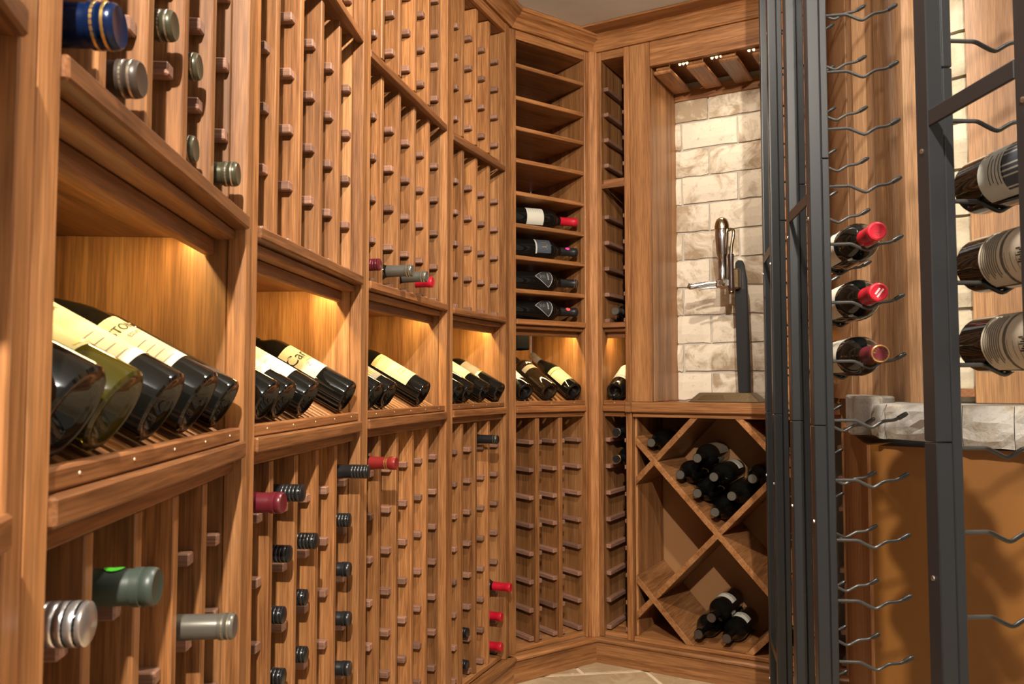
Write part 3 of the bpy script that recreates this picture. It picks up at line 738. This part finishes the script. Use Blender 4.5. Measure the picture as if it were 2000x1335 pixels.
# --- bottles in the diamond bin
def binb(s, z, label, y=.004, R_=1.10, capmat='foil_grey', cap='neck', glass='glass_dark', **kw):
    ax = dir_world(6, (0, -1, 0)); bottle(label, to_world(6, s, y + .2972 * B, z), ax, (0, 0, 1), 'bordeaux', glass, cap, capmat, group='bottles in the diamond bin', kr=R_, **kw)
pl_ = ((.03, .10, -70, 70, 'paper_white'),)
binb(.150, .668, 'bottle alone in the upper left pocket of the diamond bin', .006, labels=pl_)
binb(.337, .4805, 'bottle at the bottom point of the diamond bin pile', .002)
binb(.2875, .530, 'bottle in the second layer of the bin pile, left one', .002)
binb(.3875, .530, 'bottle in the second layer of the bin pile, right one', -.008)
binb(.2375, .5795, 'leftmost bottle of the bin pile, resting on the slanted board', .004)
binb(.3375, .5795, 'bottle in the centre of the bin pile, neck towards the viewer', -.006, labels=pl_)
binb(.4420, .5795, 'rightmost bottle of the bin pile, resting on the right slanted board', .004)
binb(.2880, .6290, 'topmost bottle of the bin pile, with a brown label', .004, labels=((.02, .145, -80, 80, 'paper_taupe'),))
binb(.284, .1345, 'lower left of the three bottles at the foot of the diamond bin', .008, capmat='foil_taupe')
binb(.3640, .1345, 'lower right of three bottles at the foot of the bin, black mark on white label', .008, capmat='foil_taupe', labels=((.09, .15, -60, 60, 'paper_white'),), strokes=(([(-.008, .008, -.002, .002)], .12, 0, 'print_black'),))
binb(.3240, .1875, 'topmost of the three bottles at the foot of the diamond bin', .000, capmat='foil_taupe', labels=((.09, .15, -60, 60, 'paper_white'),))

# --- black sensor box under the corner rack soffit
sb = thing('junction_box', 'small black box fixed under the soffit of the corner rack', 'box', to_world(5, .0, 0, 0), frame(5)[1])
box('housing', sb, 'plastic_black', .066, .118, .092, .135, .942, 1.000, .003)
box('cover_plate', sb, 'plastic_black', .070, .114, .0895, .0918, .946, .996, .001)

# ------------------------------------------------------------------ wine opener on the counter
ow = thing('wine_opener', 'brass and chrome lever wine opener on a black upright stand', 'wine opener', to_world(6, .350, .115, .7873), rz6)
def frustum(name, parent, mat, x0, x1, y0, y1, z0, z1, inx, iny, bevel=.0015):
    vs = [(x0, y0, z0), (x1, y0, z0), (x1, y1, z0), (x0, y1, z0), (x0 + inx, y0 + iny, z1), (x1 - inx, y0 + iny, z1), (x1 - inx, y1 - iny, z1), (x0 + inx, y1 - iny, z1)]
    fs = [(0, 3, 2, 1), (4, 5, 6, 7), (0, 1, 5, 4), (1, 2, 6, 5), (2, 3, 7, 6), (3, 0, 4, 7)]
    return link(name, fix(poly_mesh(name, vs, fs, mat), bevel), None, parent)
bs = frustum('base', ow, 'bronze', -.106, .104, -.052, .052, .0005, .0275, .030, .016)
link('base_relief', fix(poly_mesh('base_relief', [(-.082, -.0490, .006), (.002, -.0490, .006), (-.006, -.0390, .0225), (-.062, -.0390, .0225)] + [(-.082, -.046, .006), (.002, -.046, .006), (-.006, -.036, .0225), (-.062, -.036, .0225)], [(0, 1, 2, 3), (7, 6, 5, 4), (0, 4, 5, 1), (1, 5, 6, 2), (2, 6, 7, 3), (3, 7, 4, 0)], 'brass'), .0008), None, ow)
up_ = [( .026, .028), (.062, .028), (.060, .20), (.055, .36), (.048, .405), (.042, .418), (.030, .420), (.022, .412), (.020, .30), (.022, .15)]
prism('upright', ow, 'metal_black', up_, 'y', .014, .026, .0015)
bd = link('barrel', lathe_mesh('barrel', [(0, .555), (.008, .554), (.015, .549), (.0185, .541), (.0200, .530), (.0205, .520), (.0195, .518), (.0195, .514), (.0202, .512), (.0200, .490), (.0165, .448), (.0150, .440), (.0130, .436), (.0130, .366), (.0145, .364), (.0145, .356), (0, .356)], 'chrome', 24), None, ow, (-.008, -.016, -.010))
link('barrel_collar', lathe_mesh('barrel_collar', [(.0201, .5185), (.0212, .5195), (.0212, .529), (.0190, .5405), (.0150, .5492), (.008, .5545), (0, .5555)], 'brass', 24), None, bd)
link('clamp', fix(poly_mesh('clamp', [(-.026, -.034, .335), (.016, -.034, .335), (.016, .013, .335), (-.026, .013, .335), (-.024, -.032, .362), (.014, -.032, .362), (.014, .013, .362), (-.024, .013, .362)], [(0, 3, 2, 1), (4, 5, 6, 7), (0, 1, 5, 4), (1, 2, 6, 5), (2, 3, 7, 6), (3, 0, 4, 7)], 'chrome'), .005), None, ow)
link('clamp_screw', tube_mesh('clamp_screw', [(-.005, -.036, .348), (-.005, -.046, .348)], [.009, .007], 'brass', 12), None, ow)
hp = smooth_path([(-.026, -.018, .352), (-.045, -.022, .351), (-.070, -.028, .347), (-.092, -.034, .343), (-.106, -.036, .346)], 4)
hd = link('clamp_handle', tube_mesh('clamp_handle', hp, [.0055 + .0055 * (i / (len(hp) - 1)) * (1 if i < len(hp) - 2 else .6) for i in range(len(hp))], 'chrome', 12), None, ow)
link('trigger', tube_mesh('trigger', smooth_path([(-.024, -.024, .338), (-.05, -.032, .336), (-.074, -.038, .332)], 3), .0032, 'chrome', 8), None, ow)
lv = smooth_path([(.008, -.014, .505), (.020, -.020, .507), (.028, -.024, .500), (.027, -.026, .480), (.022, -.026, .455), (.020, -.026, .428)], 4)
lev = link('lever', tube_mesh('lever', lv, .0050, 'brass', 10), None, ow)
link('lever_handle', lathe_mesh('lever_handle', [(0, .118), (.0085, .117), (.0090, .112), (.0080, .085), (.0088, .050), (.0095, .020), (.0092, .006), (.0085, .0045), (.0085, 0), (0, 0)], 'handle_wood', 16), None, ow, (.020, -.026, .315))
link('handle_ferrule', lathe_mesh('handle_ferrule', [(.0090, .0042), (.0096, .0050), (.0096, .0075), (.0092, .0082)], 'brass', 16), None, ow, (.020, -.026, .315))
box('pivot_block', ow, 'bronze', .016, .040, -.012, .013, .332, .392, .004)

# ------------------------------------------------------------------ black metal peg racks
TW, TD, SW = .0084, .0228, .0104
ROW0, PITCH = .8716, .0844
pegpts = smooth_path([(0, 0, 0), (.020, 0, 0), (.031, 0, -.0004), (.041, 0, -.0052), (.052, 0, -.0096), (.061, 0, -.0052), (.070, 0, -.0006), (.083, 0, .0010), (.091, 0, .0050)], 3)
tip = smooth_path([(.0885, 0, .0034), (.0960, 0, .0078), (.1010, 0, .0108)], 2)
PEG = tube_mesh('peg', pegpts, .00235, 'rod_black', 8); TIP = tube_mesh('peg_tip', tip, [.0032, .0034, .0034, .0033, .0022], 'rubber', 8)
SCREW = lathe_mesh('screw', [(.0028, 0), (.0026, .0010), (.0012, .0016), (0, .0016)], 'screw', 8)
def metal_rack(label, p, delta, gap=.1536):
    t = thing('metal_peg_rack', label, 'wine rack', (p[0], p[1], FL), -R(delta), 'floor to ceiling metal peg racks')
    zb, zt = .0005, CEIL - FL - .001
    for j, y in enumerate((0, gap)):
        drop = 0 if j == 0 else -.0136
        for (za, zc) in ((zb, .780 - FL - .0004), (.780 - FL + .0004, zt)):
            box('post', t, 'metal_black', -TW, TW, y, y + TD, za, zc, .0012)
        for (za, zc) in ((zb, 1.164 - FL - .0004), (1.164 - FL + .0004, zt)):
            st = box('peg_strip', t, 'metal_black', TW + .0010, TW + .0010 + SW, y + .0015, y + .0195, za, zc, .0012)
        box('strip_backing', t, 'joint', TW - .0005, TW + .0020, y + .004, y + .018, zb, zt, 0)
        for k in range(-9, 12):
            z = ROW0 + PITCH * k + drop - FL
            pg = link('peg', PEG, None, t, (TW + SW + .0008, y + .0105, z))
            link('peg_tip', TIP, None, pg)
        for z in (1.079, .6436, .215, 1.55):
            s = link('screw', SCREW, None, t, (-TW, y + TD * .55, z - FL)); s.rotation_euler = (0, R(-90), 0)
        box('foot_plate', t, 'metal_black', -.020, .020, y - .008, y + TD + .008, .0003, .0035, .0008)
    for z in (1.110, .30):
        box('brace', t, 'metal_black', -.0082, -.0048, TD + .0004, gap - .0004, z - FL - .0085, z - FL + .0085, .0008)
    return t
def mbottle(p, delta, row, label, **kw):
    M = Matrix.Rotation(-R(delta), 3, 'Z')
    loc = Vector((p[0], p[1], 0)) + M @ Vector((TW + SW + .0008 + .052, -.040 + .2972 * B, ROW0 + PITCH * row + .0088))
    ax = M @ Vector((0, -1, 0)); fc = M @ Vector(kw.pop('fv', (-.8, 0, .6)))
    return bottle(label, loc, ax, fc, 'bordeaux', kw.pop('glass', 'glass_dark'), kr=.98, group='bottles on the metal peg racks', **kw)
PA, DA = (.4420, .6660), -3.2
PB, DB = (.4376, 1.1600), 8.0
PC, DC = (.5230, 1.6056), 12.0
metal_rack('nearest black metal peg rack, at the right edge of the picture', PA, DA)
metal_rack('middle black metal peg rack with three red-capped bottles', PB, DB)
metal_rack('farthest black metal peg rack, beside the stone alcove', PC, DC)
# near rack: bottles seen from the side with large back labels
def textcols(n, x0, dx, y0, y1):
    return [(x0 + i * dx, x0 + i * dx + dx * .45, y0, y1) for i in range(n)]
mbottle(PA, DA, 2, 'bottle at the right edge with a dark illustrated label and barcode, highest of three', fv=(-1, 0, .25), cap='foil', capmat='foil_red', labels=((.055, .145, -75, 75, 'paper_grey'), (.100, .140, -60, 60, 'paper_navy'), (.058, .070, -62, -20, 'paper_white')),
        strokes=((textcols(6, -.034, .0034, 0, .009), .0595, 0, 'print_black'), (fineprint(5, .022, .02, .0065, .0012), .082, 10, 'print_black')))
for row, w_ in ((1, 'middle'), (0, 'lowest')):
    mbottle(PA, DA, row, f'bottle at right edge with a cream label of fine print, {w_} of three', fv=(-1, 0, .12), cap='foil', capmat='foil_red', labels=((.052, .155, -75, 75, 'paper'), (.093, .099, -75, 75, 'print_grey')),
            strokes=(([(-.034 + .0025 * (i % 2), .034 - .004 * ((i * 7) % 3), -.018 + .0042 * i, -.0160 + .0042 * i) for i in range(8)], .074, 0, 'print_grey'), (fineprint(3, .016, .012, .010), .110, 25, 'print_grey'), ([(-.006 + .0028 * i, -.0045 + .0028 * i, -.005 + .006 * ((i * 5) % 3) / 2, .003 + .006 * ((i * 5) % 3) / 2) for i in range(8)], .128, 10, 'print_black')), texts=())
for row, w_, cm in ((2, 'highest', 'foil_red'), (1, 'middle', 'foil_red'), (0, 'lowest', 'foil_wine')):
    t = mbottle(PB, DB, row, f'red-capsuled bottle on the middle metal rack, {w_} of three, capsule towards the viewer', cap='foil', capmat=cm, labels=((.06, .150, -90, 90, 'paper_white'),))
    co = [c for c in t.children if c.name.startswith('capsule')][0]
    if row == 0:
        pts = []
        for i in range(14):
            a = 2 * math.pi * i / 14; pts.append((a, .0062, .0118))
        vs, fs = [], []
        for a, r0, r1 in pts:
            n = len(vs)
            for (da, r) in ((-.05, r0), (.05, r0), (.11, r1), (-.11, r1)): vs.append((r * B * math.cos(a + da), r * B * math.sin(a + da), .2970 * B))
            fs.append((n, n + 1, n + 2, n + 3))
        link('embossed_wheel', poly_mesh('embossed_wheel', vs, fs, 'ring_gold'), None, co)
        link('embossed_rim', lathe_mesh('embossed_rim', sc([(.0126, .2973), (.0140, .2976), (.0150, .2968)]), 'ring_gold', 24), None, co)
    elif row == 1:
        me = strokes_mesh([(-.0085 + .0026 * i, -.0068 + .0026 * i, y_, y_ + .003) for i in range(7) for y_ in (.0012, -.0042) if not (y_ < 0 and i in (0, 6))], 'print_white')
        for v in me.vertices: v.co = Vector((v.co.y, -v.co.x, 0)) * B * -1 + Vector((0, 0, .2974 * B))
        link('embossed_letters', me, None, co)
    else:
        vs, fs = [], []; rnd = random.Random(4)
        for i in range(46):
            a = rnd.uniform(0, 6.28); r = rnd.uniform(.002, .0105); n = len(vs); d = .0006
            for (du, dv) in ((-d, -d), (d, -d), (d, d), (-d, d)): vs.append(((r * math.cos(a) + du) * B, (r * math.sin(a) + dv) * B, .2970 * B))
            fs.append((n, n + 1, n + 2, n + 3))
        link('embossed_rosette', poly_mesh('embossed_rosette', vs, fs, 'foil_pink'), None, co)

# ------------------------------------------------------------------ right-hand wall
T127 = Vector((math.sin(R(127)), math.cos(R(127))))     # along the wall towards the viewer
N127 = Vector((-math.cos(R(127)), math.sin(R(127))))    # into the wall
def W2(p, a, n=0.): return (p[0] + T127.x * a + N127.x * n, p[1] + T127.y * a + N127.y * n)
LC = (.655, 1.496)                 # corner of the low wall
UC = (.802, 1.575)                 # corner of the wall above
LEDGE_Z0, LEDGE_Z1 = .738, .803
far_r = W2(LC, .95)
lw = flat_prism('wall_right', [LC, far_r, W2(LC, .95, .3), (.96, 2.16), (.870, 2.140)], FL, LEDGE_Z0 - .0105, 'paint_orange')
tag(lw, 'orange-brown painted low wall below the stone ledge', None, kind='structure')
d2 = (Vector((.868, 2.125)) - Vector(LC)); n2 = Vector((-d2.y, d2.x)).normalized() * .006
tr = flat_prism('trim_2', [(LC[0] + n2.x, LC[1] + n2.y), (LC[0] + d2.x + n2.x, LC[1] + d2.y + n2.y), (LC[0] + d2.x, LC[1] + d2.y), (LC[0], LC[1])], FL, LEDGE_Z0 - .0105, 'wood_v')
tag(tr, 'vertical wooden board on the end of the low wall', None, kind='structure')
uw = flat_prism('wall_right_upper', [UC, W2(UC, .85), W2(UC, .85, .2), (1.05, 2.1), (.880, 2.150)], LEDGE_Z1 + .0004, CEIL - .001, 'mortar')
uw.name = 'wall_right'; tag(uw, 'stone-faced wall above the ledge', None, kind='structure')
for r_ in range(13):
    z = LEDGE_Z1 + r_ * .0885; x = .0 + (0 if r_ % 2 else -.07)
    for k in range(3):
        ln = .165; x0 = max(x, .001)
        if x + ln > .03 and x0 < .33:
            me = rough_brick(x + ln - x0 - .006, min(.0885, CEIL - .002 - z) - .006, .018, 'brick_tan', 900 + r_ * 7 + k)
            b_ = link('stone', me, None, uw); mid = (x0 + x + ln) / 2; q = W2(UC, mid, -.006)
            b_.location = (q[0], q[1], z + min(.0885, CEIL - .002 - z) / 2); b_.rotation_euler = (0, 0, R(90 - 127))
        x += ln
# board standing on the ledge
pb = prism('trim_3', None, 'wood_board', [W2(UC, .0860, -.034), W2(UC, .60, -.034), W2(UC, .60, -.0165), W2(UC, .0860, -.0165)], 'z', LEDGE_Z1 + .001, CEIL - .002, .001)
tag(pb, 'wide knotty wooden board standing on the stone ledge', None, kind='structure')
gb = prism('trim_5', None, 'wood_dark_h', [W2(UC, .02, -.030), W2(UC, .0855, -.030), W2(UC, .0855, -.0165), W2(UC, .02, -.0165)], 'z', LEDGE_Z1 + .012, LEDGE_Z1 + .028, .001)
tag(gb, 'short dark strip on the stone beside the wooden board', None, kind='structure')
# moulded casing between the far rack and the stone
A0, A1 = Vector((.8535, 2.135)), Vector((.797, 1.560))
dv = (A1 - A0); ln = dv.length; dv.normalize(); nv = Vector((dv.y, -dv.x))     # out of the wall, towards the room
if nv.x > 0: nv = -nv
def along(px):
    q = (px - 1000) / 1590; return (q * A0.y - A0.x) / (dv.x - q * dv.y)
# (position across the casing, relief): flat, groove, bead, cove, flat, half-round, fillet
back = [tuple(A0 - nv * .022), tuple(A1 - nv * .022), tuple(A1 - nv * .004), tuple(A0 - nv * .004)]
cs = flat_prism('trim_4', back, LEDGE_Z1 + .0004, CEIL - .002, 'wood_dark_h'); tag(cs, 'pale moulded wooden casing with a half-round bead', None, kind='structure')
bead = [(1768 - 15.5 * math.cos(math.pi * i / 8), .012 + .036 * math.sin(math.pi * i / 8)) for i in range(9)]
for strip in ([(1633, .010), (1650, .014), (1675, .014)], [(1679, .012), (1682, .018), (1690, .018)], [(1693.5, .016), (1697, .026), (1704, .030), (1709, .024), (1716, .014), (1731, .010)],
              [(1734, .020), (1738, .024), (1749, .024)], bead, [(1788, .016), (1791, .026), (1806, .028), (1810, .018)]):
    pts = [A0 + dv * along(x) + nv * y for x, y in strip]; lo_ = [A0 + dv * along(strip[-1][0]) - nv * .0035, A0 + dv * along(strip[0][0]) - nv * .0035]
    flat_prism('casing_strip', [tuple(p) for p in pts + lo_], LEDGE_Z1 + .0004, CEIL - .002, 'wood_pale', cs)
# chiselled stone ledge: separate blocks
lg = thing('stone_ledge', 'rough chiselled grey stone ledge capping the low wall', 'ledge', (0, 0, LEDGE_Z0), 0)
def ledge_block(x0, x1, seedv, depth=.16, drop0=0., drop1=0.):
    rnd = random.Random(seedv); nx = max(4, int((x1 - x0) / .018)); nz = 5; vs, fs = [], []
    fo = -.040
    for j in range(nz + 1):
        for i in range(nx + 1):
            f = i / nx; zb = LEDGE_Z0 - (drop0 + (drop1 - drop0) * f) + rnd.uniform(-.003, .003)
            z = zb + (LEDGE_Z1 - zb) * j / nz + (rnd.uniform(-.003, .003) if 0 < j < nz else 0)
            bulge = -.010 * math.sin(math.pi * j / nz) + rnd.uniform(-.0045, .0045) + (.004 if i in (0, nx) else 0)
            q = W2(LC, x0 + (x1 - x0) * f + (rnd.uniform(-.003, .003) if 0 < i < nx else 0), fo + bulge + (.006 if j == nz else 0)); vs.append((q[0], q[1], z - LEDGE_Z0))
    n = len(vs)
    for j in range(nz + 1):
        for i in range(nx + 1):
            q = W2(LC, x0 + (x1 - x0) * i / nx, depth); vs.append((q[0], q[1], vs[j * (nx + 1) + i][2] if j not in (0,) else .0))
    for j in range(nz):
        for i in range(nx):
            a = j * (nx + 1) + i; fs += [(a, a + 1, a + nx + 2), (a, a + nx + 2, a + nx + 1)]
    ring = [i for i in range(nx + 1)] + [(j * (nx + 1) + nx) for j in range(1, nz + 1)] + [nz * (nx + 1) + i for i in range(nx - 1, -1, -1)] + [j * (nx + 1) for j in range(nz - 1, 0, -1)]
    for k in range(len(ring)):
        a, b = ring[k], ring[(k + 1) % len(ring)]; fs.append((a, n + a, n + b, b))
    fs.append(tuple(n + r for r in ring))
    return link('ledge_stone', fix(poly_mesh('ledge_stone', vs, fs, 'ledge_stone')), None, lg)
ledge_block(.012, .0350, 3, drop0=-.012, drop1=-.004)
ledge_block(.0360, .1550, 5, drop0=-.004, drop1=.004)
ledge_block(.1560, .2300, 8, drop0=.002, drop1=.006)
ledge_block(.2310, .3600, 9, drop0=.006, drop1=.010)
ledge_block(.3610, .9000, 11, drop0=.006, drop1=.006)
ledge_back = [(.648, 1.545), (.690, 1.640), (.86, 2.08), (.90, 1.62), (.70, 1.50)]
flat = [(.6440, 1.566), (.652, 1.548), (.70, 1.545), (.752, 1.60), (.785, 1.84), (.760, 1.86), (.702, 1.700)]
prism('ledge_stone', lg, 'ledge_stone', flat, 'z', .005, LEDGE_Z1 + .013 - LEDGE_Z0, .004)

# ------------------------------------------------------------------ to metres, floor at zero
M = Matrix.Scale(S, 4)
for me in bpy.data.meshes: me.transform(M)
for o in list(bpy.data.objects):
    if o.parent is None: o.location.z -= FL
    o.location = o.location * S
    if o.name.startswith('tmp'): bpy.data.objects.remove(o)
for l in bpy.data.lights:
    l.energy *= S * S
    if l.type == 'AREA': l.size *= S; l.size_y *= S
    else: l.shadow_soft_size *= S
